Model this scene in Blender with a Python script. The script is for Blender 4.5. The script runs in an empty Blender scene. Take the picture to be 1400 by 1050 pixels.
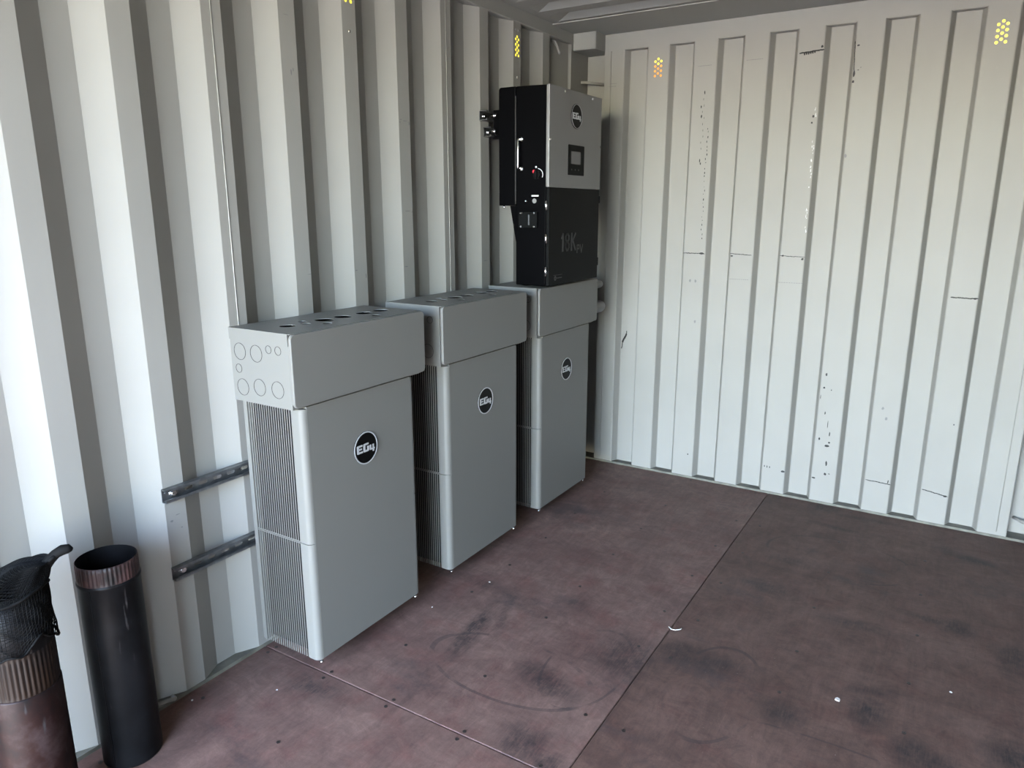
import bpy, bmesh, math, random
from math import pi, sin, cos, radians
from mathutils import Vector, Matrix
random.seed(7)

# ------------------------------------------------------------------ camera, sky, sun, exposure
SC = bpy.context.scene
COL = SC.collection
cam_d = bpy.data.cameras.new('camera')
cam = bpy.data.objects.new('camera', cam_d)
COL.objects.link(cam)
cam.location = (1.940, -3.870, 1.501)
cam.rotation_euler = (pi / 2 - 0.2371, 0.0003, 0.5535)
cam_d.sensor_width = 36
cam_d.lens = 994.6 / 1400 * 36
cam_d.clip_start = 0.02
SC.camera = cam

W = 2.391          # inner width between the side walls
LEN = 5.35         # from end wall to the open doorway

world = bpy.data.worlds.new('sky')
SC.world = world
world.use_nodes = True
wn = world.node_tree.nodes
wl = world.node_tree.links
bgn = wn['Background']
sky = wn.new('ShaderNodeTexSky')
sky.sky_type = 'NISHITA'
sky.sun_disc = False
sky.sun_elevation = radians(51)
sky.sun_rotation = radians(192)
sky.air_density = 1.0
sky.dust_density = 0.6
sky.ozone_density = 1.0
wl.new(sky.outputs[0], bgn.inputs[0])
bgn.inputs[1].default_value = 0.42

sun_d = bpy.data.lights.new('sun', 'SUN')
sun_d.energy = 6
sun_d.angle = radians(0.6)
sun_d.color = (1.0, 0.965, 0.91)
sun = bpy.data.objects.new('sun', sun_d)
COL.objects.link(sun)
sun.rotation_euler = (radians(39), 0, radians(12))   # high sun on the doorway side; it only reaches the first stretch of floor

por_d = bpy.data.lights.new('doorway_portal', 'AREA')
por_d.shape = 'RECTANGLE'
por_d.size = W
por_d.size_y = 2.36
por_d.cycles.is_portal = True
por = bpy.data.objects.new('doorway_portal', por_d)
COL.objects.link(por)
por.location = (W / 2, -LEN, 1.18)
por.rotation_euler = (radians(90), 0, 0)               # faces +Y into the container

SC.view_settings.view_transform = 'Standard'
SC.view_settings.look = 'None'
SC.view_settings.exposure = 4.42
SC.view_settings.gamma = 1
SC.view_settings.use_curve_mapping = False

# ------------------------------------------------------------------ helpers
class MB:
    """collects shapes, then links them as one mesh object"""
    def __init__(s): s.v = []; s.f = []; s.sm = []
    def add(s, vs, fs, smooth=False):
        o = len(s.v)
        s.v += [tuple(v) for v in vs]
        s.f += [tuple(i + o for i in f) for f in fs]
        s.sm += [smooth] * len(fs)
        return s
    def box(s, x0, x1, y0, y1, z0, z1, M=None):
        vs = [Vector((x, y, z)) for z in (z0, z1) for y in (y0, y1) for x in (x0, x1)]
        if M: vs = [M @ v for v in vs]
        return s.add(vs, [(0, 2, 3, 1), (4, 5, 7, 6), (0, 1, 5, 4), (2, 6, 7, 3), (0, 4, 6, 2), (1, 3, 7, 5)])
    def bbox(s, x0, x1, y0, y1, z0, z1, b=0.002, seg=1):
        bm = bmesh.new()
        bmesh.ops.create_cube(bm, size=1)
        for v in bm.verts:
            v.co = Vector(((x0 + x1) / 2 + v.co.x * (x1 - x0), (y0 + y1) / 2 + v.co.y * (y1 - y0), (z0 + z1) / 2 + v.co.z * (z1 - z0)))
        bmesh.ops.bevel(bm, geom=bm.edges[:], offset=b, segments=seg, affect='EDGES', profile=0.5)
        bm.verts.index_update()
        s.add([v.co for v in bm.verts], [[v.index for v in f.verts] for f in bm.faces])
        bm.free()
        return s
    def prism(s, pts, axis, a, b, smooth=False):
        """2D outline swept along an axis from a to b. axis x: (y,z)  y: (x,z)  z: (x,y)"""
        def P(p, t):
            return {'x': (t, p[0], p[1]), 'y': (p[0], t, p[1]), 'z': (p[0], p[1], t)}[axis]
        n = len(pts)
        vs = [P(p, a) for p in pts] + [P(p, b) for p in pts]
        s.add(vs, [(i, (i + 1) % n, n + (i + 1) % n, n + i) for i in range(n)], smooth)
        s.add(vs, [tuple(range(n))[::-1], tuple(range(n, 2 * n))])
        return s
    def tube(s, path, r, n=8, caps=True, closed=False):
        path = [Vector(p) for p in path]
        m = len(path); vs = []; up = None
        rr = r if isinstance(r, (list, tuple)) else [r] * m
        for i, p in enumerate(path):
            if closed: t = path[(i + 1) % m] - path[i - 1]
            else: t = path[min(i + 1, m - 1)] - path[max(i - 1, 0)]
            t.normalize()
            if up is None: up = t.orthogonal().normalized()
            up = (up - t * up.dot(t))
            if up.length < 1e-6: up = t.orthogonal()
            up.normalize()
            w = t.cross(up)
            vs += [p + (up * cos(2 * pi * k / n) + w * sin(2 * pi * k / n)) * rr[i] for k in range(n)]
        fs = []
        for i in range(m if closed else m - 1):
            j = (i + 1) % m
            fs += [(i * n + k, i * n + (k + 1) % n, j * n + (k + 1) % n, j * n + k) for k in range(n)]
        s.add(vs, fs, True)
        if caps and not closed:
            s.add(vs, [tuple(range(n))[::-1], tuple(range((m - 1) * n, m * n))])
        return s
    def cyl(s, c, axis, r, h, n=24):
        a = Vector({'x': (1, 0, 0), 'y': (0, 1, 0), 'z': (0, 0, 1)}[axis])
        return s.tube([Vector(c), Vector(c) + a * h], r, n)
    def lathe(s, prof, c, n=48, fn=None):
        """profile of (r, z) turned about z through c"""
        vs = []
        for r, z in prof:
            for k in range(n):
                t = 2 * pi * k / n
                q = fn(r, z, t) if fn else r
                vs.append((c[0] + q * cos(t), c[1] + q * sin(t), c[2] + z))
        fs = [(i * n + k, i * n + (k + 1) % n, (i + 1) * n + (k + 1) % n, (i + 1) * n + k) for i in range(len(prof) - 1) for k in range(n)]
        return s.add(vs, fs, True)
    def ring(s, c, axis, r0, r1, h, n=32):
        """flat washer lying across an axis, thickness h along it"""
        vs = []
        for (r, t) in ((r0, 0), (r1, 0), (r1, h), (r0, h)):
            for k in range(n):
                u, w = r * cos(2 * pi * k / n), r * sin(2 * pi * k / n)
                vs.append({'x': (c[0] + t, c[1] + u, c[2] + w), 'y': (c[0] + u, c[1] + t, c[2] + w), 'z': (c[0] + u, c[1] + w, c[2] + t)}[axis])
        fs = [(i * n + k, i * n + (k + 1) % n, ((i + 1) % 4) * n + (k + 1) % n, ((i + 1) % 4) * n + k) for i in range(4) for k in range(n)]
        return s.add(vs, fs)
    def stroke(s, pts, w, x0, x1):
        """flat strokes on a plane facing +x: pts in (y,z)"""
        for (a, b) in zip(pts[:-1], pts[1:]):
            a, b = Vector(a), Vector(b)
            d = (b - a).normalized(); nn = Vector((-d.y, d.x)) * w / 2; e = d * w * 0.45
            q = [a - e - nn, b + e - nn, b + e + nn, a - e + nn]
            s.prism([(p.x, p.y) for p in q], 'x', x0, x1)
        return s
    def build(s, name, mat, parent=None, bevel=0, fix=True):
        me = bpy.data.meshes.new(name)
        me.from_pydata(s.v, [], s.f)
        me.polygons.foreach_set('use_smooth', s.sm)
        if fix:
            bm = bmesh.new(); bm.from_mesh(me)
            bmesh.ops.remove_doubles(bm, verts=bm.verts, dist=1e-6)
            bmesh.ops.recalc_face_normals(bm, faces=bm.faces)
            bm.to_mesh(me); bm.free()
        me.materials.append(mat)
        o = bpy.data.objects.new(name, me)
        COL.objects.link(o)
        if parent: o.parent = parent
        if bevel:
            m = o.modifiers.new('bevel', 'BEVEL'); m.width = bevel; m.segments = 2; m.limit_method = 'ANGLE'; m.angle_limit = radians(40)
        return o

def tag(o, label, cat, group=None):
    o['label'] = label; o['category'] = cat
    if group: o['group'] = group
    return o
def struct(o): o['kind'] = 'structure'; return o
def empty(name, loc):
    o = bpy.data.objects.new(name, None); o.empty_display_size = 0.1
    COL.objects.link(o); o.location = loc
    return o
def copy_tree(o, parent=None):
    c = o.copy(); COL.objects.link(c); c.parent = parent
    for ch in [q for q in bpy.data.objects if q.parent == o]:
        copy_tree(ch, c)
    return c
def rrect(a0, a1, b0, b1, r, n=6):
    out = []
    for (ca, cb, t0) in ((a1 - r, b1 - r, 0), (a0 + r, b1 - r, 90), (a0 + r, b0 + r, 180), (a1 - r, b0 + r, 270)):
        for k in range(n + 1):
            t = radians(t0 + 90 * k / n); out.append((ca + r * cos(t), cb + r * sin(t)))
    return out

# ------------------------------------------------------------------ materials
KP = 0.70     # common scale of all paint and print colours inside
def mat(name, col, rough=0.5, metal=0.0, var=0.0, vscale=8, bump=0.0, bscale=60, spec=0.5, stretch=(1, 1, 1), col2=None):
    m = bpy.data.materials.new(name); m.use_nodes = True
    nt = m.node_tree; N = nt.nodes; L = nt.links
    b = N['Principled BSDF']
    if metal < 0.6 and name != 'outside_gravel':
        col = tuple(c * KP for c in col); col2 = tuple(c * KP for c in col2) if col2 else None
    b.inputs['Base Color'].default_value = (*col, 1)
    b.inputs['Roughness'].default_value = rough
    b.inputs['Metallic'].default_value = metal
    b.inputs['Specular IOR Level'].default_value = spec
    if var or bump:
        tc = N.new('ShaderNodeTexCoord'); mp = N.new('ShaderNodeMapping'); mp.inputs['Scale'].default_value = stretch
        L.new(tc.outputs['Object'], mp.inputs['Vector'])
    if var:
        n = N.new('ShaderNodeTexNoise'); n.inputs['Scale'].default_value = vscale; n.inputs['Detail'].default_value = 6
        L.new(mp.outputs[0], n.inputs['Vector'])
        cr = N.new('ShaderNodeValToRGB')
        cr.color_ramp.elements[0].position = 0.35; cr.color_ramp.elements[1].position = 0.65
        c2 = col2 or tuple(c * (1 - var) for c in col)
        cr.color_ramp.elements[0].color = (*c2, 1); cr.color_ramp.elements[1].color = (*col, 1)
        L.new(n.outputs['Fac'], cr.inputs[0]); L.new(cr.outputs[0], b.inputs['Base Color'])
    if bump:
        n2 = N.new('ShaderNodeTexNoise'); n2.inputs['Scale'].default_value = bscale; n2.inputs['Detail'].default_value = 3
        L.new(mp.outputs[0], n2.inputs['Vector'])
        bp = N.new('ShaderNodeBump'); bp.inputs['Strength'].default_value = bump; bp.inputs['Distance'].default_value = 0.002
        L.new(n2.outputs['Fac'], bp.inputs['Height']); L.new(bp.outputs[0], b.inputs['Normal'])
    return m
def emit(name, col, s):
    m = bpy.data.materials.new(name); m.use_nodes = True
    b = m.node_tree.nodes['Principled BSDF']
    b.inputs['Base Color'].default_value = (*col, 1)
    b.inputs['Emission Color'].default_value = (*col, 1)
    b.inputs['Emission Strength'].default_value = s
    return m

M = {}
M['wall'] = mat('painted_steel', (0.302, 0.291, 0.264), 0.50, spec=0.15, var=0.05, vscale=3, bump=0.12, bscale=14)
M['sill'] = mat('painted_sill', (0.17, 0.162, 0.13), 0.6, var=0.45, vscale=18)
M['dark_gap'] = mat('sealant', (0.05, 0.05, 0.05), 0.8)
M['grey'] = mat('battery_powder_coat', (0.164, 0.159, 0.144), 0.45, spec=0.22, bump=0.05, bscale=900)
M['grey_core'] = mat('battery_core', (0.004, 0.004, 0.005), 0.6, spec=.1)
M['black_badge'] = mat('badge_black', (0.002, 0.002, 0.002), 0.4, spec=0.1)
M['badge_white'] = mat('badge_white', (0.42, 0.42, 0.42), 0.35)
M['steel'] = mat('bright_steel', (0.75, 0.75, 0.75), 0.25, metal=1)
M['zinc'] = mat('galvanised_channel', (0.20, 0.205, 0.21), 0.34, metal=0.85, var=0.35, vscale=40)
M['inv_black'] = mat('inverter_black', (0.001, 0.001, 0.0014), 0.5, spec=0.03)
M['inv_door'] = mat('inverter_door_black', (0.0022, 0.0025, 0.0026), 0.5, spec=0.08)
M['inv_silver'] = mat('inverter_silver', (0.22, 0.216, 0.212), 0.38, metal=0.35)
M['inv_print'] = mat('inverter_print_grey', (0.022, 0.022, 0.022), 0.5)
M['screen'] = mat('screen_glass', (0.10, 0.10, 0.10), 0.15)
M['red'] = mat('switch_red', (0.55, 0.01, 0.03), 0.4)
M['white'] = mat('print_white', (0.8, 0.8, 0.8), 0.5)
M['pvc'] = mat('conduit_grey', (0.24, 0.24, 0.24), 0.5)
M['scuff'] = mat('scuff_black', (0.008, 0.008, 0.008), 0.7)
M['scuff_grey'] = mat('scuff_grey', (0.16, 0.155, 0.15), 0.7)
M['flake'] = mat('flaked_white', (0.6, 0.6, 0.6), 0.5)
M['net'] = mat('net_black', (0.003, 0.003, 0.003), 0.8, spec=0.1)
M['chip'] = mat('pale_chip', (0.6, 0.58, 0.54), 0.6)
M['twig'] = mat('twig_brown', (0.30, 0.22, 0.15), 0.8)
M['glow'] = emit('daylight_through_yellow_tape', (0.95, 0.78, 0.07), 0.05)
M['glow_orange'] = emit('daylight_through_orange_tape', (0.75, 0.30, 0.05), 0.02)
M['ground'] = mat('outside_gravel', (0.33, 0.315, 0.29), 0.9, var=0.3, vscale=6)
M['screw'] = mat('floor_screw', (0.05, 0.04, 0.035), 0.45, metal=0.5)

def pipe_mat(name, rust):
    m = bpy.data.materials.new(name); m.use_nodes = True
    nt = m.node_tree; N = nt.nodes; L = nt.links; b = N['Principled BSDF']
    tc = N.new('ShaderNodeTexCoord')
    n = N.new('ShaderNodeTexNoise'); n.inputs['Scale'].default_value = 9; n.inputs['Detail'].default_value = 8; n.inputs['Roughness'].default_value = 0.65
    L.new(tc.outputs['Object'], n.inputs['Vector'])
    cr = N.new('ShaderNodeValToRGB'); e = cr.color_ramp.elements
    if rust:
        e[0].position = 0.36; e[0].color = (0.004, 0.0032, 0.0032, 1)
        e[1].position = 0.68; e[1].color = (0.030, 0.020, 0.019, 1)
        q = e.new(0.52); q.color = (0.012, 0.005, 0.0042, 1)
    else:
        e[0].position = 0.38; e[0].color = (0.0022, 0.0022, 0.0024, 1)
        e[1].position = 0.75; e[1].color = (0.010, 0.007, 0.007, 1)
        q = e.new(0.6); q.color = (0.006, 0.006, 0.0065, 1)
    L.new(n.outputs['Fac'], cr.inputs[0])
    n2 = N.new('ShaderNodeTexNoise'); n2.inputs['Scale'].default_value = 45; n2.inputs['Detail'].default_value = 5
    mp = N.new('ShaderNodeMapping'); mp.inputs['Scale'].default_value = (1.6, 1.6, 0.25); L.new(tc.outputs['Object'], mp.inputs[0]); L.new(mp.outputs[0], n2.inputs['Vector'])
    cr2 = N.new('ShaderNodeValToRGB'); cr2.color_ramp.elements[0].position = 0.66; cr2.color_ramp.elements[1].position = 0.76
    L.new(n2.outputs['Fac'], cr2.inputs[0])
    mx = N.new('ShaderNodeMixRGB'); mx.inputs[2].default_value = (0.028, 0.025, 0.025, 1)
    L.new(cr2.outputs[0], mx.inputs[0]); L.new(cr.outputs[0], mx.inputs[1]); L.new(mx.outputs[0], b.inputs['Base Color'])
    b.inputs['Roughness'].default_value = 0.45
    b.inputs['Specular IOR Level'].default_value = 0.12
    return m
M['pipe'] = pipe_mat('black_stovepipe', False)
M['pipe_rust'] = pipe_mat('rusty_stovepipe', True)
M['pipe_band'] = mat('bared_red_crimp', (0.085, 0.04, 0.037), 0.5, var=0.8, vscale=13, col2=(0.007, 0.006, 0.006), spec=.25)
M['pipe_collar'] = mat('sooty_crimp', (0.013, 0.0055, 0.002), 0.55, var=0.8, vscale=12, col2=(0.006, 0.005, 0.005), spec=.2, stretch=(1, 1, .5))

def floor_mat(name, seed, tint):
    m = bpy.data.materials.new(name); m.use_nodes = True
    nt = m.node_tree; N = nt.nodes; L = nt.links; b = N['Principled BSDF']
    tc = N.new('ShaderNodeTexCoord')
    def noise(scale, stretch, detail=6, rough=0.6, off=0.0, dist=0.0):
        mp = N.new('ShaderNodeMapping'); mp.inputs['Scale'].default_value = stretch; mp.inputs['Location'].default_value = (seed + off, seed * 2.3, 0)
        L.new(tc.outputs['Object'], mp.inputs[0])
        n = N.new('ShaderNodeTexNoise'); n.inputs['Scale'].default_value = scale; n.inputs['Detail'].default_value = detail; n.inputs['Roughness'].default_value = rough; n.inputs['Distortion'].default_value = dist
        L.new(mp.outputs[0], n.inputs['Vector']); return n.outputs['Fac']
    def ramp(f, p0, c0, p1, c1):
        r = N.new('ShaderNodeValToRGB'); e = r.color_ramp.elements
        e[0].position = p0; e[0].color = (*c0, 1); e[1].position = p1; e[1].color = (*c1, 1)
        L.new(f, r.inputs[0]); return r.outputs[0]
    def mix(f, a, c, mode='MIX', fac=None):
        x = N.new('ShaderNodeMixRGB'); x.blend_type = mode
        if f is not None: L.new(f, x.inputs[0])
        else: x.inputs[0].default_value = fac
        for i, q in ((1, a), (2, c)):
            if isinstance(q, tuple): x.inputs[i].default_value = (*q, 1)
            else: L.new(q, x.inputs[i])
        return x.outputs[0]
    A, B, C = [tuple(c * KP for c in q) for q in tint]
    base = ramp(noise(3.2, (1, 1, 1), 7, 0.65), 0.36, A, 0.64, B)
    base = mix(ramp(noise(7, (1, 1, 1), 8, 0.7, 3), 0.5, (0, 0, 0), 0.72, (1, 1, 1)), base, C)
    grain = ramp(noise(5, (5, 0.8, 1), 9, 0.8, 5, 1.6), 0.30, (0.66, 0.66, 0.67), 0.68, (1.16, 1.14, 1.13))
    base = mix(None, base, grain, 'MULTIPLY', 0.8)
    grain2 = ramp(noise(3.5, (0.9, 3.2, 1), 9, 0.8, 9, 2.2), 0.34, (0.66, 0.64, 0.64), 0.60, (1.10, 1.10, 1.10))
    base = mix(None, base, grain2, 'MULTIPLY', 0.5)
    mott = ramp(noise(11, (1, 1, 1), 10, 0.85, 15, 1.0), 0.40, (0.70, 0.69, 0.70), 0.66, (1.22, 1.2, 1.18))
    base = mix(None, base, mott, 'MULTIPLY', 0.8)
    smear = ramp(noise(2.6, (0.8, 1.3, 1), 7, 0.7, 27), 0.56, (0, 0, 0), 0.70, (0.65, 0.65, 0.65))
    base = mix(smear, base, (0.030, 0.026, 0.026))
    # worn black patches and rubs, each where the boards carry it (x, y, half length x, half length y, angle, strength)
    stains = [(.57, -1.93, .035, .16, 8, .8), (.62, -1.80, .02, .10, 20, .5), (.31, -2.46, .10, .05, 5, .6), (.94, -2.04, .11, .05, -20, .7), (1.11, -1.78, .09, .13, 0, .65),
              (1.02, -2.32, .07, .07, 0, .7), (1.12, -2.36, .05, .04, 0, .75), (1.63, -1.80, .05, .06, 10, .65), (1.855, -1.66, .045, .07, 0, .9), (1.85, -1.54, .06, .025, 20, .6),
              (1.98, -1.78, .05, .06, 0, .85), (2.05, -1.80, .06, .05, -20, .75), (2.08, -.98, .05, .05, 0, .75), (2.0, -.97, .10, .02, -5, .5), (1.47, -.05, .06, .05, 0, .7),
              (1.55, -.28, .10, .02, -8, .6), (1.43, -1.04, .09, .05, 0, .5), (1.38, -1.66, .09, .05, 15, .6), (1.26, -1.66, .06, .06, 0, .7), (2.23, -1.65, .07, .06, 0, .8),
              (2.11, -.32, .09, .03, -20, .6), (2.25, -1.1, .05, .10, 0, .6), (1.75, -1.15, .12, .03, 0, .45), (1.70, -.10, .15, .02, 0, .5), (.42, -1.62, .05, .03, 0, .5), (.80, -1.55, .05, .04, 0, .35), (1.45, -.75, .10, .04, 5, .35)]
    edge = noise(26, (1, 1, 1), 6, 0.75, 13)
    streak = noise(30, (6, 0.7, 1), 5, 0.7, 17)
    tot = None
    for (sx, sy, hx, hy, ang, st) in stains:
        mp = N.new('ShaderNodeMapping'); mp.vector_type = 'TEXTURE'
        mp.inputs['Location'].default_value = (sx, sy, 0); mp.inputs['Rotation'].default_value = (0, 0, radians(ang)); mp.inputs['Scale'].default_value = (hx, hy, 9)
        L.new(tc.outputs['Object'], mp.inputs[0])
        ln = N.new('ShaderNodeVectorMath'); ln.operation = 'LENGTH'; L.new(mp.outputs[0], ln.inputs[0])
        mr = N.new('ShaderNodeMapRange'); mr.inputs['From Min'].default_value = 0.45; mr.inputs['From Max'].default_value = 1.6
        mr.inputs['To Min'].default_value = min(1.0, st * 1.25); mr.inputs['To Max'].default_value = 0; L.new(ln.outputs['Value'], mr.inputs['Value'])
        if tot is None: tot = mr.outputs[0]
        else:
            mm = N.new('ShaderNodeMath'); mm.operation = 'MAXIMUM'; L.new(tot, mm.inputs[0]); L.new(mr.outputs[0], mm.inputs[1]); tot = mm.outputs[0]
    ed = N.new('ShaderNodeMapRange'); ed.inputs['From Min'].default_value = 0.34; ed.inputs['From Max'].default_value = 0.60; ed.inputs['To Min'].default_value = 0.35; L.new(edge, ed.inputs['Value'])
    se = N.new('ShaderNodeMapRange'); se.inputs['From Min'].default_value = 0.36; se.inputs['From Max'].default_value = 0.58; se.inputs['To Min'].default_value = 0.45; L.new(streak, se.inputs['Value'])
    m1 = N.new('ShaderNodeMath'); m1.operation = 'MULTIPLY'; L.new(tot, m1.inputs[0]); L.new(ed.outputs[0], m1.inputs[1])
    m2 = N.new('ShaderNodeMath'); m2.operation = 'MULTIPLY'; m2.use_clamp = True; L.new(m1.outputs[0], m2.inputs[0]); L.new(se.outputs[0], m2.inputs[1])
    base = mix(m2.outputs[0], base, (0.011, 0.0105, 0.011))
    for (sx, sy, rx, ry, th) in [(.80, -2.05, .30, .16, .035), (1.02, -1.90, .13, .24, .03), (1.42, -1.80, .14, .26, .03), (1.80, -1.98, .45, .12, .03), (1.62, -.62, .3, .2, .02)]:
        mp = N.new('ShaderNodeMapping'); mp.vector_type = 'TEXTURE'; mp.inputs['Location'].default_value = (sx, sy, 0); mp.inputs['Scale'].default_value = (rx, ry, 9)
        L.new(tc.outputs['Object'], mp.inputs[0])
        ln = N.new('ShaderNodeVectorMath'); ln.operation = 'LENGTH'; L.new(mp.outputs[0], ln.inputs[0])
        cp = N.new('ShaderNodeMath'); cp.operation = 'COMPARE'; cp.inputs[1].default_value = 1.0; cp.inputs[2].default_value = th; L.new(ln.outputs['Value'], cp.inputs[0])
        nr = ramp(noise(5, (1, 1, 1), 3, 0.6, sx * 7), 0.50, (0, 0, 0), 0.58, (0.45, 0.45, 0.45))
        ml = N.new('ShaderNodeMath'); ml.operation = 'MULTIPLY'; L.new(cp.outputs[0], ml.inputs[0]); L.new(nr, ml.inputs[1])
        base = mix(ml.outputs[0], base, (0.020, 0.017, 0.017))
    speck = ramp(noise(140, (1, 1, 1), 2, 0.5, 31), 0.72, (0, 0, 0), 0.80, (0.6, 0.6, 0.6))
    base = mix(speck, base, (0.20, 0.17, 0.16))
    L.new(base, b.inputs['Base Color'])
    b.inputs['Roughness'].default_value = 0.62
    b.inputs['Specular IOR Level'].default_value = 0.3
    bp = N.new('ShaderNodeBump'); bp.inputs['Strength'].default_value = 0.15; bp.inputs['Distance'].default_value = 0.001
    L.new(noise(60, (4, 0.6, 1), 4, 0.6, 2), bp.inputs['Height']); L.new(bp.outputs[0], b.inputs['Normal'])
    return m
M['ply_left'] = floor_mat('plywood_reddish', 1.7, ((0.140, 0.081, 0.066), (0.215, 0.136, 0.108), (0.160, 0.076, 0.062)))
M['ply_right'] = floor_mat('plywood_brown', 8.3, ((0.100, 0.058, 0.044), (0.150, 0.091, 0.070), (0.110, 0.056, 0.043)))

# ------------------------------------------------------------------ setting: floor
YE = 0.075
fl = MB().box(-0.05, W + 0.05, -LEN, YE, -0.12, -0.0285).build('floor', M['dark_gap']); struct(fl)
panels = [('ply_left', 0.0, 1.1785, -2.388, YE), ('ply_left', 0.0, 1.1785, -4.80, -2.391), ('ply_left', 0.0, 1.1785, -LEN, -4.803),
          ('ply_right', 1.1815, W, -3.60, YE), ('ply_right', 1.1815, W, -LEN, -3.603)]
plies = []
for mt, x0, x1, y0, y1 in panels:
    plies.append(MB().bbox(x0, x1, y0, y1, -0.028, 0.0, 0.0022).build('plywood_panel', M[mt], fl))
sm = MB().ring((0, 0, -0.0005), 'z', 0.0022, 0.0062, 0.0013, 14).cyl((0, 0, -0.001), 'z', 0.0042, 0.0012, 10)
sc0 = None
def screw(x, y):
    global sc0
    par = [p for p, q in zip(plies, panels) if q[1] <= x <= q[2] and q[3] <= y <= q[4]][0]
    if sc0 is None: o = sc0 = sm.build('screw', M['screw'])
    else: o = sc0.copy(); COL.objects.link(o)
    o.parent = par; o.location = (x, y, 0.0002)
for y in (-.03, -.445, -.78, -1.105, -1.435, -1.705, -2.12, -2.685, -3.0, -3.33):
    for x in (.06, .415, .76, 1.125, 1.247, 1.6, 1.95, 2.31):
        screw(x + random.uniform(-.006, .006), y + random.uniform(-.008, .008))
for x in (.04, .309, .578, .85, 1.108):
    screw(x, -2.374); screw(x, -2.411)

# ------------------------------------------------------------------ setting: corrugated side walls
def side_profile():
    pr = [(-LEN, 0.0)]
    k0 = -11
    for k in range(k0, 9):
        y = -2.697 + 0.2825 * k
        pr += [(y, 0.0), (y + 0.067, 0.0)]
        if k < 8: pr += [(y + 0.139, -0.036), (y + 0.2105, -0.036)]
    pr += [(-0.300, -0.030), (-0.140, -0.012), (-0.128, 0.0), (-0.078, 0.0)]
    return pr
def side_wall(name, mirror):
    X = (lambda x: W - x) if mirror else (lambda x: x)
    mb = MB(); pr = side_profile()
    vs = []
    for y, x in pr: vs += [(X(x), y, 0.004), (X(x), y, 2.354)]
    mb.add(vs, [(2 * i, 2 * i + 2, 2 * i + 3, 2 * i + 1) for i in range(len(pr) - 1)])
    o = mb.build(name, M['wall']); struct(o)
    m = o.modifiers.new('thickness', 'SOLIDIFY'); m.thickness = 0.002; m.offset = 0
    return o
wall_left = side_wall('wall_left', False)
wall_right = side_wall('wall_right', True)
for y in (-4.643, -3.513, -2.381, -1.250):
    MB().tube([(0.0008, y, 0.02), (0.0008, y, 2.35)], 0.0022, 8).build('weld_seam', M['wall'], wall_left)
    MB().tube([(W - 0.0008, y, 0.02), (W - 0.0008, y, 2.35)], 0.0022, 8).build('weld_seam', M['wall'], wall_right)
# bottom ledges behind the corrugations
struct(MB().box(-0.045, 0.003, -LEN, -0.078, -0.02, 0.012).build('baseboard_left', M['sill']))
struct(MB().box(W - 0.003, W + 0.045, -LEN, -0.078, -0.02, 0.012).build('baseboard_right', M['sill']))
# top side rails
struct(MB().bbox(-0.06, 0.004, -LEN, 0.09, 2.352, 2.425, 0.004).build('trim_1', M['wall']))
struct(MB().bbox(W - 0.004, W + 0.06, -LEN, 0.09, 2.352, 2.425, 0.004).build('trim_2', M['wall']))
# outer skin so no daylight slips past the rails
# ------------------------------------------------------------------ setting: end wall
DEP = 0.0456
ep = [(0.138, 0.0), (0.2536, 0.0)]
for k in range(7):
    x = 0.3866 + 0.25 * k
    ep += [(x - 0.115, DEP), (x - 0.018, DEP), (x, 0.0), (x + 0.117, 0.0)]
ep += [(2.0216, DEP), (2.1186, DEP), (2.1366, 0.0), (2.253, 0.0)]
mb = MB(); vs = []
ep = [(0.138, 0.08)] + ep + [(2.253, 0.08)]
for x, y in ep: vs += [(x, y, 0.011), (x, y, 2.322)]
mb.add(vs, [(2 * i, 2 * i + 2, 2 * i + 3, 2 * i + 1) for i in range(len(ep) - 1)])
wall_back = mb.build('wall_back', M['wall']); struct(wall_back)
m = wall_back.modifiers.new('bend', 'BEVEL'); m.width = 0.004; m.segments = 2; m.limit_method = 'ANGLE'; m.angle_limit = radians(20)
m = wall_back.modifiers.new('thickness', 'SOLIDIFY'); m.thickness = 0.002; m.offset = 0
for x in (0.178, W - 0.178):
    MB().tube([(x, -0.0008, 0.03), (x, -0.0008, 2.32)], 0.0020, 8).build('weld_seam', M['wall'], wall_back)
struct(MB().box(0.0, W, -0.004, 0.09, -0.02, 0.012).build('baseboard_back', M['sill']))
struct(MB().bbox(0.136, W - 0.136, 0.004, 0.09, 2.319, 2.425, 0.003).build('trim_3', M['wall']))      # header beam
for i, s in enumerate((0, 1)):
    X = (lambda x: W - x) if s else (lambda x: x)
    a, b = sorted((X(0.002), X(0.138)))
    struct(MB().bbox(a, b, -0.114, 0.088, 2.320, 2.425, 0.004).build('trim_%d' % (4 + i), M['wall']))   # corner casting block
    # corner post: a channel behind the end panel
    q = [(-0.06, -0.082), (0.0, -0.082), (0.0, 0.08), (0.145, 0.08), (0.145, 0.10), (-0.06, 0.10)]
    struct(MB().prism([(X(p[0]), p[1]) for p in q], 'z', -0.03, 2.425).build('trim_%d' % (6 + i), M['wall']))

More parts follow.
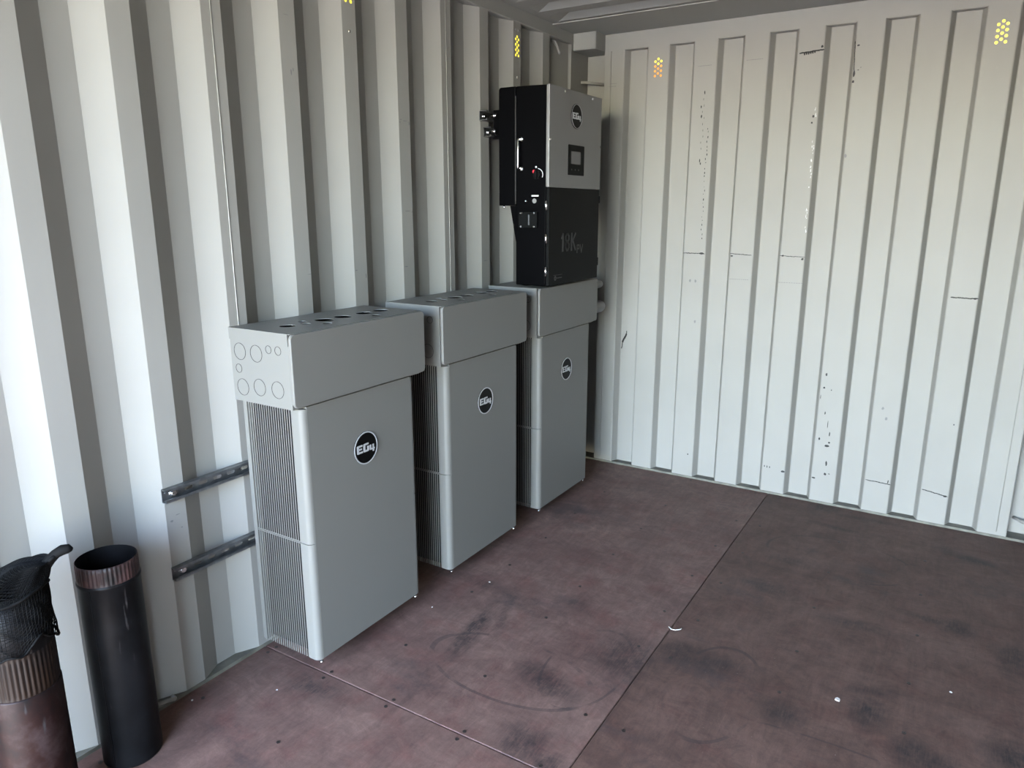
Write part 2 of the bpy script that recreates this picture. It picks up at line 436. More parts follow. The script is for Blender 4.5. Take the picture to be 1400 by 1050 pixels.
# ------------------------------------------------------------------ setting: ceiling
ys = []
y = -0.338
prof = [(0.10, 0.045), (-0.338, 0.045)]
cb = MB(); vs = []; rows = []
yy = -0.345
rows += [(0.10, 0.0), (yy, 0.0)]
while yy > -LEN:
    rows += [(yy - 0.020, 0.0), (yy - 0.060, 1.0), (yy - 0.120, 1.0), (yy - 0.160, 0.0)]
    yy -= 0.205
rows[-1] = (min(rows[-1][0], -LEN), 0.0)
xs = [-0.05, 0.05, 0.13, W / 2, W - 0.13, W - 0.05, W + 0.05]
amp = [0, 0, 1, 1, 1, 0, 0]
for (ry, on) in rows:
    for x, a in zip(xs, amp): vs.append((x, ry, 2.4125 + 0.024 * on * a))
n = len(xs)
cb.add(vs, [(i * n + k, i * n + k + 1, (i + 1) * n + k + 1, (i + 1) * n + k) for i in range(len(rows) - 1) for k in range(n - 1)])
ceil = cb.build('ceiling', M['wall']); struct(ceil)
m = ceil.modifiers.new('thickness', 'SOLIDIFY'); m.thickness = 0.002; m.offset = 1
struct(MB().bbox(0.0, W, -0.345, 0.09, 2.405, 2.4105, 0.0008).build('trim_8', M['wall']))               # header plate above the end wall
struct(MB().box(-0.30, W + 0.30, -LEN, 0.12, 2.452, 2.47).build('trim_9', M['wall']))                  # outer roof edge
struct(MB().box(-60, 60, -80, 40, -0.32, -0.30).build('ground', M['ground']))

# ------------------------------------------------------------------ scuffs, scrapes and dots on the end wall (x, z) from the panels they mark
def blot(mb, x, z, w, h, y=-0.0012, n=9, jag=0.35):
    pts = []
    for k in range(n):
        t = 2 * pi * k / n; q = 1 - random.random() * jag
        pts.append((x + w / 2 * q * cos(t), z + h / 2 * q * sin(t)))
    mb.prism(pts, 'y', y - 0.0003, y + 0.0006)
sb = MB()
for (x, z) in [(.702, 2.071), (.687, 2.006), (.691, 1.955), (.696, 1.74), (.70, 1.725)]:
    blot(sb, x, z, 0.009, 0.024, jag=.6)
for i in range(26):                                              # a broken vertical scrape
    blot(sb, .728 + random.uniform(-.004, .004), 1.90 - i * 0.022 + random.uniform(-.006, .006), random.uniform(.002, .006), random.uniform(.004, .016))
for i in range(9): blot(sb, .70 + random.uniform(-.006, .006), 2.04 - i * 0.03, .0025, .014)
for (x0, x1, z0, z1, w) in [(.641, .745, 1.267, 1.266, .005), (.892, .99, 1.271, 1.266, .004), (1.142, 1.247, 1.268, 1.264, .0035), (1.904, 1.998, 1.106, 1.105, .006),
                            (1.648, 1.747, .172, .168, .005), (1.897, 1.993, .172, .158, .005), (1.152, 1.248, 2.212, 2.217, .008), (1.170, 1.215, 2.207, 2.211, .006), (1.148, 1.175, .151, .149, .004), (1.386, 1.392, 2.235, 2.12, .0035)]:
    L0 = math.hypot(x1 - x0, z1 - z0); n_ = max(2, int(L0 / 0.007))
    for i in range(n_):
        t = i / (n_ - 1)
        blot(sb, x0 + (x1 - x0) * t, z0 + (z1 - z0) * t + random.uniform(-.001, .001), .018 if abs(x1 - x0) > .05 else w * 1.4, w if abs(x1 - x0) > .05 else .016)
for (x, z, w, h) in [(.735, 1.266, .03, .014), (.895, 1.259, .015, .01), (1.149, 1.268, .014, .01), (1.244, 1.255, .014, .012), (1.992, 1.105, .014, .009), (1.234, 1.925, .012, .016), (1.23, 1.897, .009, .012),
                     (1.394, 2.10, .012, .034), (1.3935, 2.066, .012, .016), (1.41, 2.115, .010, .004), (1.42, 2.125, .006, .003), (1.41, .687, .010, .020), (1.405, .618, .012, .012), (1.422, .487, .008, .02), (1.445, .315, .03, .016), (1.455, .335, .012, .012), (1.452, .22, .010, .035),
                     (1.452, .164, .016, .016), (1.407, .348, .012, .016), (1.398, .134, .02, .01), (1.453, .379, .006, .03), (1.47, .168, .012, .005), (1.244, .137, .022, .014), (1.99, .157, .022, .010), (1.742, .180, .006, .022),
                     (.724, .14, .009, .011), (1.983, .514, .008, .009), (1.393, .568, .004, .03), (1.44, .61, .006, .008), (1.44, .43, .004, .05), (1.245, 2.232, .014, .014), (1.40, 2.22, .014, .010)]:
    blot(sb, x, z, w, h)
for i in range(24):                                              # the torn black crack in the recess near the corner
    t = i / 23
    blot(sb, .306 - .032 * t + 0.0035 * sin(i * .35), .802 - .098 * t, .013 if 3 < i < 15 else .006, .014, y=DEP - 0.0014)
o = sb.build('scuff_marks', M['scuff'], wall_back); o['kind'] = 'stuff'
gb = MB()
for (x0, x1, z) in [(1.139, 1.258, 1.135), (.89, .99, 1.14), (.90, .98, 2.205), (.66, .73, 2.20), (.17, .215, 2.156), (.17, .21, 2.142)]:
    for i in range(10): blot(gb, x0 + (x1 - x0) * (i + .5) / 10, z, (x1 - x0) / 9, .0035)
for (x, z) in [(.68, 1.12), (.71, 1.12), (.72, .90), (1.393, 1.741), (1.70, .50), (1.68, .55)]: blot(gb, x, z, .014, .02)
o = gb.build('faint_rubs', M['scuff_grey'], wall_back); o['kind'] = 'stuff'
wb_ = MB()
for z in (1.955, 1.93, 1.80, 1.785, 1.765, 1.725, 1.69, 1.672, 1.655, 1.60, 1.50, 1.485, 1.455, 1.40):
    for q in range(2): blot(wb_, 1.245 + random.uniform(-.006, .004), z + random.uniform(-.01, .01), random.uniform(.003, .009), random.uniform(.006, .024), jag=.7)
o = wb_.build('paint_flakes', M['flake'], wall_back); o['kind'] = 'stuff'
# marks on the left wall's raised ribs
lb = MB()
def blot_x(y, z, w, h):
    pts = []
    for k in range(8):
        t = 2 * pi * k / 8; q = 1 - random.random() * .4
        pts.append((y + w / 2 * q * cos(t), z + h / 2 * q * sin(t)))
    lb.prism(pts, 'x', 0.0008, 0.0014)
for (y, z, w, h) in [(-1.555, 1.836, .02, .003), (-1.53, 1.833, .03, .003), (-1.506, 1.825, .006, .02), (-1.56, 1.826, .006, .008), (-1.53, 1.49, .04, .004), (-1.505, 1.487, .006, .012), (-1.79, 1.252, .006, .022), (-1.84, 1.275, .018, .004),
                     (-1.55, 1.27, .03, .004), (-2.07, 1.278, .03, .003), (-2.094, 1.93, .006, .02), (-2.085, 1.938, .004, .014), (-2.10, 2.10, .03, .002), (-2.68, .585, .012, .010), (-2.66, .60, .02, .004), (-2.65, .555, .008, .006), (-.97, 1.26, .04, .004)]:
    blot_x(y, z, w, h)
o = lb.build('scuff_marks', M['scuff_grey'], wall_left); o['kind'] = 'stuff'

# ------------------------------------------------------------------ perforated vents, daylight glowing through their holes
HOLES = [(-1, 2), (1, 2), (0, 2.6), (-1, .8), (1, .8), (0, 1.4), (-1, -.4), (1, -.4), (0, .2), (-1, -1.6), (1, -1.6), (0, -1.0)]
def vent(loc, side, orange, label):
    r = empty('perforated_vent', loc)
    pl = MB(); 
    if side: pl.prism(rrect(-.030, .030, -.052, .058, .004), 'x', 0.0003, 0.0012)
    else: pl.prism(rrect(-.036, .036, -.052, .058, .004), 'y', -0.0012, -0.0003)
    pl.build('vent_plate', M['wall'], r)
    for i, (a, b) in enumerate(HOLES):
        u, v = a * (.0125 if side else .016), b * .0195
        mb = MB()
        if side: mb.cyl((0.0012, u, v), 'x', .0060, .0008, 12)
        else: mb.cyl((u, -0.0020, v), 'y', .0062, .0008, 12)
        mb.build('vent_hole', M['glow_orange'] if orange and v < .02 else M['glow'], r)
    for (a, b) in ((-1, 4.0), (1, 4.0), (0, -6.6)):
        mb = MB(); u, v = a * (.016 if side else .02), b * .0195
        if side: mb.cyl((0.0004, u, v), 'x', .0055, .002, 10)
        else: mb.cyl((u, -0.0022, v), 'y', .0055, .002, 10)
        mb.build('rivet', M['steel'] if side else M['wall'], r)
    tag(r, label, 'vent', 'perforated wall vents')
vent((0.0, -0.686, 2.238), True, False, 'perforated vent glowing yellow on the ribbed wall just above the inverter')
vent((0.0, -1.815, 2.232), True, False, 'perforated yellow vent high on the ribbed wall above the middle battery')
vent((0.446, 0.0, 2.205), False, True, 'perforated vent glowing orange on the end wall beside the inverter')
vent((1.948, 0.0, 2.205), False, False, 'perforated vent glowing yellow on the end wall far from the inverter')

# ------------------------------------------------------------------ badge lettering (y right, z up, facing +x)
GE = [(0, .06), (0, .94), (.06, 1), (.62, 1), (.62, .79), (.22, .79), (.22, .60), (.54, .60), (.54, .41), (.22, .41), (.22, .21), (.64, .21), (.64, 0), (.06, 0)]
GG = [(0, .08), (0, .92), (.08, 1), (.60, 1), (.60, .79), (.21, .79), (.21, .21), (.43, .21), (.43, .62), (.64, .62), (.64, .12), (.54, 0), (.08, 0)]
G4 = [(0, .30), (0, .88), (.17, .88), (.17, .42), (.34, .42), (.34, .88), (.51, .88), (.51, .42), (.60, .42), (.60, .25), (.51, .25), (.51, 0), (.34, 0), (.34, .25), (.05, .25)]
def letter(mb, g, y, z, s, x0, x1, sx=1):
    mb.prism([(y + p[0] * s * sx, z + p[1] * s) for p in g], 'x', x0, x1)
def badge(parent, x, cy, cz, R, ringed=True):
    d = MB().cyl((x, cy, cz), 'x', R, 0.003, 48).build('badge', M['black_badge'], parent)
    MB().ring((x + 0.001, cy, cz), 'x', R * .93, R * 1.0 if ringed else R * .96, 0.003, 48).build('badge_rim', M['badge_white'], d)
    k = R * 2
    for nm, g, dy, dz, s, sx in (('letter', GE, -.385, -.115, .25, 1.5), ('letter', GG, -.115, -.120, .26, 1.45), ('letter', G4, .160, -.180, .25, 1.4)):
        mb = MB(); letter(mb, g, cy + dy * k, cz + dz * k, s * k, x + 0.003, x + 0.0042, sx); mb.build(nm, M['badge_white'], d)

# ------------------------------------------------------------------ flat sheets with round holes
def holed(outer, holes, axis, a, b, name, m_, parent, n=28):
    bm = bmesh.new()
    def P(p): return {'x': (a, p[0], p[1]), 'y': (p[0], a, p[1]), 'z': (p[0], p[1], a)}[axis]
    def loop(pts):
        vv = [bm.verts.new(P(p)) for p in pts]
        return [bm.edges.new((vv[i], vv[(i + 1) % len(vv)])) for i in range(len(vv))]
    ed = loop(outer)
    for h in holes: ed += loop(h)
    bmesh.ops.triangle_fill(bm, use_beauty=True, use_dissolve=False, edges=ed)
    r = bmesh.ops.extrude_face_region(bm, geom=bm.faces[:])
    d = {'x': Vector((b - a, 0, 0)), 'y': Vector((0, b - a, 0)), 'z': Vector((0, 0, b - a))}[axis]
    bmesh.ops.translate(bm, vec=d, verts=[q for q in r['geom'] if isinstance(q, bmesh.types.BMVert)])
    bmesh.ops.recalc_face_normals(bm, faces=bm.faces)
    me = bpy.data.meshes.new(name); bm.to_mesh(me); bm.free(); me.materials.append(m_)
    o = bpy.data.objects.new(name, me); COL.objects.link(o); o.parent = parent
    return o
def circ(a, b, r, n=24): return [(a + r * cos(2 * pi * k / n), b + r * sin(2 * pi * k / n)) for k in range(n)]

# ------------------------------------------------------------------ wall-mounted batteries (local y = 0 at the cover's near edge)
BX0, BXF = 0.0415, 0.306      # back and front of the body
BZ0, BZ1, SEAM = 0.065, 0.920, 0.474
BY0, BY1 = 0.0355, 0.561
def make_battery(y):
    root = empty('battery', (0, y, 0))
    body = MB().box(BX0, 0.264, BY0 + 0.026, BY1 - 0.026, BZ0 + .004, BZ1).build('battery_core', M['grey_core'], root)
    R = 0.020
    MB().bbox(0.262, BXF, BY0 + R, BY1 - R, BZ0, BZ1, 0.0008).build('front_panel', M['grey'], root)
    for s in (0, 1):
        Y = (lambda q: BY0 + q) if s == 0 else (lambda q: BY1 - q)
        for (z0, z1) in ((BZ0, SEAM - .001), (SEAM + .001, BZ1 - .006)):
            arc = [(BXF - R * 0.98 + R * 0.98 * sin(t), Y(R - R * cos(t))) for t in [pi / 2 * k / 10 for k in range(11)]]
            mb = MB().prism([(0.2625, Y(0))] + arc + [(0.2625, Y(R))], 'z', z0, z1)
            o = mb.build('corner_trim', M['grey'], root)
            o.data.polygons.foreach_set('use_smooth', [abs(p.normal.z) < .5 for p in o.data.polygons])
            o.data.set_sharp_from_angle(angle=radians(35)) if hasattr(o.data, 'set_sharp_from_angle') else None
            # slotted side grille: upright strips of sheet with dark slots between the back rail and the corner
            fb = MB(); nf = 20; xa, xb = 0.0600, 0.2625; pz = (xb - xa) / nf
            for i in range(nf):
                x = xa + pz * (i + .62)
                if z1 > .8: fb.prism([(x - .0017, z0), (x + .0017, z0), (x + .0017, z1 - .010), (x + .0050, z1), (x + .0002, z1), (x - .0017, z1 - .008)], 'y', Y(.0015), Y(.0030))
                else: fb.prism([(x - .0017, z0), (x + .0017, z0), (x + .0017, z1), (x - .0017, z1)], 'y', Y(.0015), Y(.0030))
            q0, q1 = sorted((Y(0.0015), Y(0.0030)))
            if z0 > .4: fb.box(xa - .002, xb + .001, q0, q1, z0, z0 + .003)
            else: fb.box(xa - .002, xb + .001, q0, q1, z1 - .003, z1)
            o = fb.build('slotted_grille', M['grey'], root); o['kind'] = 'stuff'
        q0, q1 = sorted((Y(0.0), Y(0.028)))
        MB().box(BX0, 0.0585, q0, q1, BZ0, BZ1).build('back_rail', M['grey'], root)
    for yy in (BY0 + .02, BY1 - .02):                            # small levelling bolts under the front edge
        MB().cyl((0.296, yy, BZ0 - 0.012), 'z', 0.0045, 0.014, 10).cyl((0.296, yy, BZ0 - 0.016), 'z', 0.007, 0.005, 6).build('levelling_bolt', M['steel'], root)
    for z in (.400, .653): MB().box(.0210, BX0 + .001, .10, .50, z + .004, z + .037).build('wall_bracket', M['grey_core'], root)
    badge(root, BXF, 0.298, 0.723, 0.056)
    # conduit box: sheet sides, top with open knock-outs, cover plate
    x0, x1, y0, y1, z0, z1, t = BX0, 0.300, 0.009, 0.602, 0.919, 1.1465, 0.0025
    mb = MB()
    mb.box(x0, x1, y0, y0 + t, z0, z1 - .0005).box(x0, x1, y1 - t, y1, z0, z1 - .0005).box(x0, x0 + t, y0 + t, y1 - t, z0, z1 - .0005)
    mb.box(x0 + t, x1, y0 + t, y1 - t, z0, z0 + t).box(x1 - t, x1, y0 + t, y1 - t, z0 + t, z1 - .0005)
    cbx = mb.build('conduit_box', M['grey'], root)
    ln = MB()
    for q in ((.0445, .2970, .0120, .0130), (.0445, .2970, .5980, .5990)): ln.box(q[0], q[1], q[2], q[3], .923, 1.143)
    ln.box(.0445, .0455, .0120, .5990, .923, 1.143).box(.2960, .2970, .0120, .5990, .923, 1.143).box(.0445, .2970, .0120, .5990, .9222, .9230)
    ln.build('added_shade_liner', M['black_badge'], root)  # black sheets added inside the box so the open knock-outs look shaded
    big, small = .0285, .0155
    hl = [(.181, .115, .025), (.150, .203, small * .9), (.195, .176, small), (.183, .267, .0305), (.246, .219, small), (.184, .350, .0295), (.182, .455, big), (.255, .433, small * 1.05), (.186, .534, big)]
    holed([(x0 - .0008, y0 - .001), (0.3085, y0 - .001), (0.3085, y1 + .001), (x0 - .0008, y1 + .001)], [circ(a, b, r) for a, b, r in hl], 'z', z1 - .0005, z1 + .0015, 'box_top', M['grey'], root)
    # folded rim of the lid
    for q0, q1 in ((y0 - .0025, y0 - .0002), (y1 + .0002, y1 + .0025)):
        MB().box(x0 - .0008, .300, q0, q1, 1.112, z1 + .0015).build('lid_flange', M['grey'], root)
    for s, yw in ((0, y0), (1, y1)):
        for (a, b, r) in [(.083, 1.076, .0265), (.157, 1.076, .0265), (.213, 1.094, .0125), (.254, 1.094, .0135), (.072, 1.022, .0140), (.084, .964, .0265), (.161, .972, .0265), (.241, .974, .0265)]:
            b = min(b, 1.112 - r - .002)
            yk = yw - .0006 if s == 0 else yw - .0003
            MB().ring((a, yk, b), 'y', r - .0011, r, .0009, 28).build('knockout', M['grey_core'], cbx)
    MB().prism(rrect(0.0, 0.611, 0.928, 1.147, 0.016), 'x', 0.309, 0.321).build('cover_plate', M['grey'], root, bevel=0.0025)
    MB().box(0.300, 0.3095, 0.030, 0.585, 0.938, 1.138).build('cover_gasket', M['black_badge'], root)
    return root
bat = make_battery(-2.457)
bats = [bat, copy_tree(bat), copy_tree(bat)]
for b, y, lb_ in zip(bats, (-2.457, -1.737, -1.011), ('grey wall-mounted battery with pale finned side, standing next to the stovepipe', 'grey wall-mounted battery in the middle, between the two other batteries', 'grey wall-mounted battery with the black inverter above it')):
    b.location.y = y
    tag(b, lb_, 'battery', 'wall-mounted batteries in a row')
for (x, z, r, ye) in ((.222, 1.092, .0205, -.155), (.232, .972, .034, -.165)):
    ya = -.408 + 1.011
    MB().tube([(x, ya, z), (x, ye + 1.011 - .02, z), (x, ye + 1.011 - .006, z), (x, ye + 1.011, z)], [r, r, r * .9, r * .6], 20).build('conduit_stub', M['pvc'], bats[2])

# ------------------------------------------------------------------ slotted strut channels fixed across the wall ribs
def strut(y0, y1, z0, x0, label, grp, D=.041):
    r = empty('strut_channel', (x0, y0, z0)); n = y1 - y0; h = .041
    slots = []
    k = .022
    while k + .02 < n and len(slots) < 40:
        slots.append([(q[0], q[1]) for q in rrect(k, k + .030, .0135, .0275, .0069, 5)]); k += .051
    holed([(0, 0), (n, 0), (n, h), (0, h)], slots, 'x', .0006, .0030, 'slotted_web', M['zinc'], r)
    for z in (0, h - .0024): MB().box(.0006, D, 0, n, z, z + .0024).build('flange', M['zinc'], r)
    MB().box(D - .0024, D, 0, n, .0024, .0085).box(D - .0070, D - .0024, 0, n, .0065, .0085).build('lip', M['zinc'], r)
    MB().box(D - .0024, D, 0, n, h - .0085, h - .0024).box(D - .0070, D - .0024, 0, n, h - .0085, h - .0065).build('lip', M['zinc'], r)
    MB().cyl((.003, .034, h / 2), 'x', .012, .002, 16).cyl((.005, .034, h / 2), 'x', .0085, .007, 6).build('bolt', M['steel'], r)
    tag(r, label, 'strut channel', grp)
strut(-2.703, -.36, .653, 0, 'upper slotted steel strut channel running from the wall behind the batteries', 'strut channels behind the batteries', .021)
strut(-2.700, -.36, .400, 0, 'lower slotted steel strut channel running from the wall behind the batteries', 'strut channels behind the batteries', .021)
strut(-1.010, -.42, 1.884, 0, 'upper short strut channel sticking out behind the black inverter', 'strut channels behind the inverter')
strut(-.978, -.42, 1.817, 0, 'lower short strut channel sticking out behind the black inverter', 'strut channels behind the inverter')

# ------------------------------------------------------------------ hybrid inverter
inv = empty('inverter', (0, 0, 0))
tag(inv, 'black and silver wall-mounted inverter with a small screen above a battery', 'inverter')
IY0, IY1 = -1.000, -0.480
side = [(.187, 1.160), (.339, 1.160), (.339, 2.010), (.187, 2.014)]
MB().prism(side, 'y', IY0 + .001, IY1 - .001).build('chassis', M['inv_black'], inv, bevel=.003)
hs = MB().prism([(.100, 1.512), (.186, 1.512), (.186, 2.014), (.108, 2.014), (.100, 2.006)], 'y', IY0 - .004, IY1 + .004).build('heat_sink_housing', M['inv_black'], inv, bevel=.003)
for yy in (IY0 + .003, IY1 - .006):
    MB().prism([(.155, 1.511), (.186, 1.511), (.186, 1.354)], 'y', yy, yy + .003).build('gusset', M['inv_black'], inv)
for xx in (.112, .176):
    MB().cyl((xx, IY0 + .02, 1.500), 'z', .004, .012, 8).build('bolt', M['steel'], inv)
MB().box(.185, .1885, IY0 - .0035, IY0 + .001, 1.52, 1.975).build('edge_bead', M['inv_print'], inv)
MB().box(.0405, .102, -.955, -.53, 1.812, 1.930).build('wall_bracket', M['inv_black'], inv)
for z in (1.904, 1.838):
    MB().cyl((.0405, -.975, z), 'x', .007, .03, 6).cyl((.06, -.975, z), 'x', .012, .003, 12).build('bracket_bolt', M['steel'], inv)
MB().box(.078, .0805, -1.003, -.955, 1.818, 1.842).build('bracket_tab', M['steel'], inv)
up = MB().prism(rrect(IY0, IY1, 1.590, 2.012, .004), 'x', .3392, .354).build('upper_cover', M['inv_silver'], inv, bevel=.0015)
dn = MB().prism(rrect(IY0 + .006, IY1 - .002, 1.160, 1.5885, .004), 'x', .3392, .353).build('lower_door', M['inv_door'], inv, bevel=.0015)
for (yy, z) in ((-.86, 1.998), (-.585, 1.998), (-.992, 1.79), (-.488, 1.79)):
    MB().cyl((.3538, yy, z), 'x', .005, .002, 12).build('cover_screw', M['steel'], up)
badge(up, .354, -.748, 1.905, .054, False)
sp = MB().prism(rrect(-.822, -.664, 1.648, 1.780, .004), 'x', .3538, .3565).build('display_panel', M['inv_door'], up)
MB().prism(rrect(-.796, -.703, 1.697, 1.752, .002), 'x', .3565, .3572).build('screen', M['screen'], sp)
for i in range(3): MB().cyl((.3565, -.790 + .035 * i, 1.672), 'x', .004, .0006, 10).build('status_light', M['inv_print'], sp)
# the model lettering on the door: 18K PV
tx = MB()
def S(pts, y, z, w, h, t): tx.stroke([(y + p[0] * w, z + p[1] * h) for p in pts], t, .353, .3536)
t = .0125; z0, h = 1.312, .072
S([(.5, 0), (.5, 1)], -.872, z0, .03, h, t); S([(.05, .78), (.5, 1)], -.872, z0, .03, h, t * .8)
S([(.3, .52), (0, .68), (0, .86), (.3, 1), (.7, 1), (1, .86), (1, .68), (.7, .52), (.3, .52), (-.03, .34), (-.03, .16), (.3, 0), (.7, 0), (1.03, .16), (1.03, .34), (.7, .52)], -.828, z0, .030, h, t * .8)
S([(0, 0), (0, 1)], -.770, z0, .038, h, t); S([(0, .42), (1, 1)], -.770, z0, .038, h, t * .85); S([(.3, .6), (1, 0)], -.770, z0, .038, h, t * .85)
z1, h1, t1 = 1.296, .034, .006
S([(0, 0), (0, 1), (1, 1), (1, .5), (0, .5)], -.712, z1, .020, h1, t1); S([(0, 1), (.5, 0), (1, 1)], -.680, z1, .026, h1, t1)
tx.build('model_lettering', M['inv_print'], dn)
em = MB().ring((.353, -.928, 1.190), 'x', .004, .011, .0006, 20).stroke([(-.910, 1.190), (-.865, 1.190)], .004, .353, .3536).stroke([(-.945, 1.204), (-.862, 1.204)], .0015, .353, .3536)
em.build('maker_print', M['inv_print'], dn)
for z in (1.5125, 1.369, 1.2255):
    MB().cyl((.343, IY0 - .001, z - .020), 'z', .0055, .040, 12).build('hinge', M['steel'], inv)
MB().bbox(.33, .352, IY1 - .002, IY1 + .012, 1.525, 1.56, .002).build('door_latch', M['inv_black'], inv)
MB().bbox(.33, .352, IY1 - .002, IY1 + .010, 1.22, 1.26, .002).build('door_latch', M['inv_black'], inv)
yS = IY0 + .001
hd = MB().tube([(.216, yS, 1.794), (.216, yS - .028, 1.794), (.216, yS - .032, 1.788), (.216, yS - .032, 1.676), (.216, yS - .028, 1.670), (.216, yS, 1.670)], .0048, 10).build('carry_handle', M['steel'], inv)
for z in (1.794, 1.670): MB().cyl((.216, yS - .002, z), 'y', .0085, .003, 14).build('handle_foot', M['steel'], hd)
sw = MB().cyl((.298, yS - .012, 1.643), 'y', .017, .013, 24).box(.2925, .3035, yS - .022, yS - .011, 1.625, 1.661).build('isolator_switch', M['inv_door'], inv)
MB().cyl((.279, yS - .0012, 1.657), 'y', .0075, .0016, 16).build('off_mark', M['red'], sw)
arc = MB(); a = [(.298 + .026 * cos(q), yS - .0008, 1.643 + .026 * sin(q)) for q in [radians(-25 + 11 * k) for k in range(11)]]
arc.tube(a, .0016, 6).build('dial_arc', M['white'], sw)
MB().cyl((.290, yS - .001, 1.676), 'y', .004, .0014, 10).build('dial_mark', M['white'], sw)
pw = MB().cyl((.286, yS - .008, 1.532), 'y', .0105, .009, 20).build('power_button', M['steel'], inv)
MB().box(.268, .303, yS - .0006, yS + .0004, 1.551, 1.557).build('button_print', M['white'], inv)
MB().cyl((.237, yS - .0008, 1.532), 'y', .003, .0014, 10).build('indicator', M['white'], inv)
pt = MB().bbox(.205, .302, yS - .010, yS + .001, 1.415, 1.486, .002).build('port_cover', M['inv_door'], inv)
MB().bbox(.259, .266, yS - .016, yS - .009, 1.428, 1.473, .001).build('port_clip', M['zinc'], pt)
for (x, z) in ((.219, 1.480), (.287, 1.480), (.219, 1.421), (.287, 1.421)):
    MB().cyl((x, yS - .012, z), 'y', .0042, .003, 10).build('port_screw', M['steel'], pt)

# ------------------------------------------------------------------ stovepipes by the wall
def flute(z0, z1, amp, n):
    def f(r, z, t):
        w = max(0.0, min(1.0, (z - z0) / .006)) * max(0.0, min(1.0, (z1 - z) / .006))
        return r + amp * w * (sin(n * t))
    return f
sp1 = empty('stovepipe', (.09, -2.93, 0))
NF = 240
body = MB().lathe([(.074, .002), (.0755, .0), (.076, .004), (.076, .45), (.076, .538), (.0775, .541), (.0775, .546), (.0755, .549)], (0, 0, 0), 64)
body.lathe([(.074, .545), (.0745, .004)], (0, 0, 0), 64)
body.build('pipe_body', M['pipe'], sp1)
cr = MB().lathe([(.0755, .549), (.0748, .553)] + [(.0745, .556 + .004 * i) for i in range(9)] + [(.0742, .600), (.0732, .6004)], (0, 0, 0), NF, flute(.551, .602, .0011, 44))
MB().lathe([(.0730, .6000), (.0726, .54), (.0730, .01)], (0, 0, 0), 64).build('pipe_lining', M['pipe'], sp1)
cr.build('crimped_end', M['pipe_band'], sp1)
MB().tube([(.076 * cos(-1.15), .076 * sin(-1.15), z) for z in (.004, .2, .4, .54)], .0012, 6).build('seam', M['pipe'], sp1)
tag(sp1, 'black stovepipe standing upright beside the wall with an open crimped top', 'stovepipe')

sp2 = empty('stovepipe', (.15, -3.19, 0))
MB().lathe([(.075, .002), (.0785, .0), (.079, .01), (.0785, .398), (.0770, .402), (.076, .402)], (0, 0, 0), 64).build('lower_section', M['pipe_rust'], sp2)
MB().lathe([(.0762, .400)] + [(.0755, .405 + .006 * i) for i in range(17)] + [(.0758, .51)], (0, 0, 0), NF, flute(.402, .505, .0012, 44)).build('crimped_collar', M['pipe_collar'], sp2)
MB().lathe([(.0760, .508), (.0765, .512), (.0765, .652), (.0750, .653), (.0745, .40)], (0, 0, 0), 64).build('upper_section', M['pipe'], sp2)
tag(sp2, 'rusty jointed stovepipe with black netting pulled over its top', 'stovepipe')

# black net bag draped over the second pipe and knotted
def net():
    NU, NV = 72, 44
    vs, fs = [], []
    kx, ky, kz = .048, .075, .700
    rnd = random.Random(3)
    for j in range(NV + 1):
        v = j / NV
        for i in range(NU):
            t = 2 * pi * i / NU
            if v < .55:                                         # skirt hanging round the pipe
                q = v / .55
                low = .515 + .018 * sin(t * 2 + 1.1) + .010 * sin(5 * t) - .10 * max(0, cos(t - 3.9)) ** 2
                z = low + (.657 - low) * q
                r = .0795 + .004 * (1 - q) * (1 + sin(7 * t)) * .5 + .002 * sin(11 * t + 9 * q) * (.3 + (1 - q))
                x, y = r * cos(t), r * sin(t)
                z += .006 * sin(9 * t + 20 * q) * (1 - q)
            else:                                               # gathered up to the knot
                q = (v - .55) / .45
                w = q ** .85
                rr = .080 * (1 - w) + .012 * w
                rr *= 1 + .10 * sin(6 * t + 2) * w * (1 - w) * 4
                x = rr * cos(t) + kx * w; y = rr * sin(t) + ky * w
                z = .657 + (kz - .657) * (w ** 1.3) + .022 * sin(pi * q) + .006 * sin(5 * t + 6 * q) * (1 - w)
            vs.append((x, y, z))
    for j in range(NV):
        for i in range(NU):
            fs.append((j * NU + i, j * NU + (i + 1) % NU, (j + 1) * NU + (i + 1) % NU, (j + 1) * NU + i))
    return vs, fs
nb = empty('net_bag', (.15, -3.19, 0))
vs, fs = net()
o = MB().add(vs, fs).build('netting', M['net'], nb, fix=False)
m = o.modifiers.new('mesh_strands', 'WIREFRAME'); m.thickness = .0019; m.use_even_offset = False; m.use_replace = True
vs2 = [(x * .97 + .001, y * .97, z - .004) for (x, y, z) in vs]
o = MB().add(vs2, [f for k, f in enumerate(fs) if (k // 72) > 19]).build('folded_netting', M['net'], nb, fix=False)
o.rotation_euler.z = .043
m = o.modifiers.new('mesh_strands', 'WIREFRAME'); m.thickness = .0019; m.use_even_offset = False; m.use_replace = True
kb = MB().tube([(.044, .070, .690), (.050, .078, .702), (.058, .088, .714), (.068, .099, .722), (.078, .108, .724), (.084, .113, .722)], [.013, .012, .0115, .0125, .011, .005], 14)
kb.tube([(.05 + .014 * cos(q), .078 + .010 * sin(q), .703 + .010 * sin(q + .8)) for q in [2 * pi * k / 16 for k in range(16)]], .005, 8, closed=True)
kb.build('knot', M['net'], nb)
hem = MB(); hp = []
for i in range(72):
    x, y, z = vs[i]; hp.append((x * 1.01, y * 1.01, z))
hem.tube(hp, .0028, 6, closed=True).build('hem_cord', M['net'], nb)
hem2 = MB().tube([(x * 1.012, y * 1.012, .648 + .008 * sin(3 * k * 2 * pi / 72)) for k, (x, y, z) in enumerate(vs[22 * 72:23 * 72])], .004, 6, closed=True)
hem2.build('draw_cord', M['net'], nb)
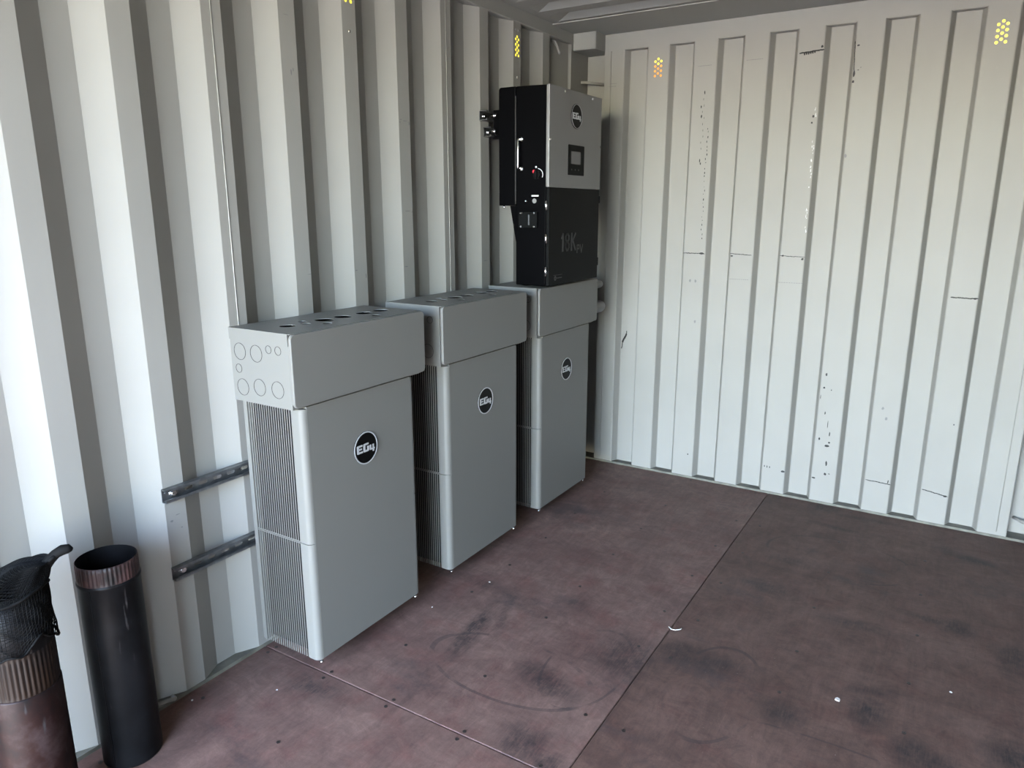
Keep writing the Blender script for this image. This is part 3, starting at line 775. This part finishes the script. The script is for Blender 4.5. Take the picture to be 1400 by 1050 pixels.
tag(nb, 'black knotted net bag draped over the top of the rusty stovepipe', 'net bag')

# ------------------------------------------------------------------ lashing points
def lash(path, r, name, label, cat, grp=None):
    o = MB().tube(path, r, 10).build(name, M['wall']); tag(o, label, cat, grp)
lash([(-.012, -2.835, .012), (.006, -2.822, .030), (.020, -2.80, .038), (.026, -2.775, .036), (.022, -2.752, .026), (.006, -2.742, .016), (-.012, -2.738, .012)], .006, 'lashing_ring', 'painted steel lashing ring at the floor edge behind the stovepipe', 'lashing ring', 'lashing rings')
lash([(-.034, -.30, 2.350), (-.008, -.298, 2.335), (.004, -.290, 2.312), (.006, -.275, 2.292), (.002, -.262, 2.285)], .0065, 'lashing_ring', 'painted steel lashing ring under the roof rail behind the inverter', 'lashing ring', 'lashing rings')
lash([(0.0, .0, 2.178), (.03, .006, 2.176), (.085, .05, 2.170), (.105, .081, 2.168)], .008, 'lashing_bar', 'painted lashing bar across the corner post above the inverter', 'lashing bar')
lash([(W - .004, -.02, .085), (W - .03, .01, .085), (W - .09, .045, .085), (W - .115, .081, .085)], .008, 'lashing_bar', 'painted lashing bar low in the empty corner of the container', 'lashing bar')

# ------------------------------------------------------------------ litter on the floor
def chip(x, y, s, label, nm='paint_chip'):
    pts = [(x + s * q * cos(t), y + s * q * sin(t)) for t, q in [(2 * pi * k / 7, random.uniform(.55, 1)) for k in range(7)]]
    o = MB().prism(pts, 'z', 0.0, s * .3).build(nm, M['chip']); tag(o, label, 'paint chip', 'chips on the floor')
chip(1.765, -1.642, .010, 'largest white paint chip lying on the brown plywood')
chip(2.066, -1.413, .005, 'tiny pale chip on the plywood beside a dark stain')
chip(.427, -1.599, .005, 'tiny white chip on the floor in front of the middle battery')
chip(.345, -1.877, .004, 'speck of white chip on the floor by the near battery')
chip(.012 + .03, -2.709, .005, 'pale chip on the floor by the lashing ring')
chip(.228, -2.534, .004, 'speck of pale chip on the floor between stovepipe and battery')
o = MB().tube([(1.172, -1.53, .003), (1.185, -1.542, .004), (1.20, -1.541, .004), (1.215, -1.528, .005), (1.217, -1.518, .004)], .0018, 6).build('twig', M['chip'])
tag(o, 'thin pale wood splinter lying across the long floor seam', 'splinter')
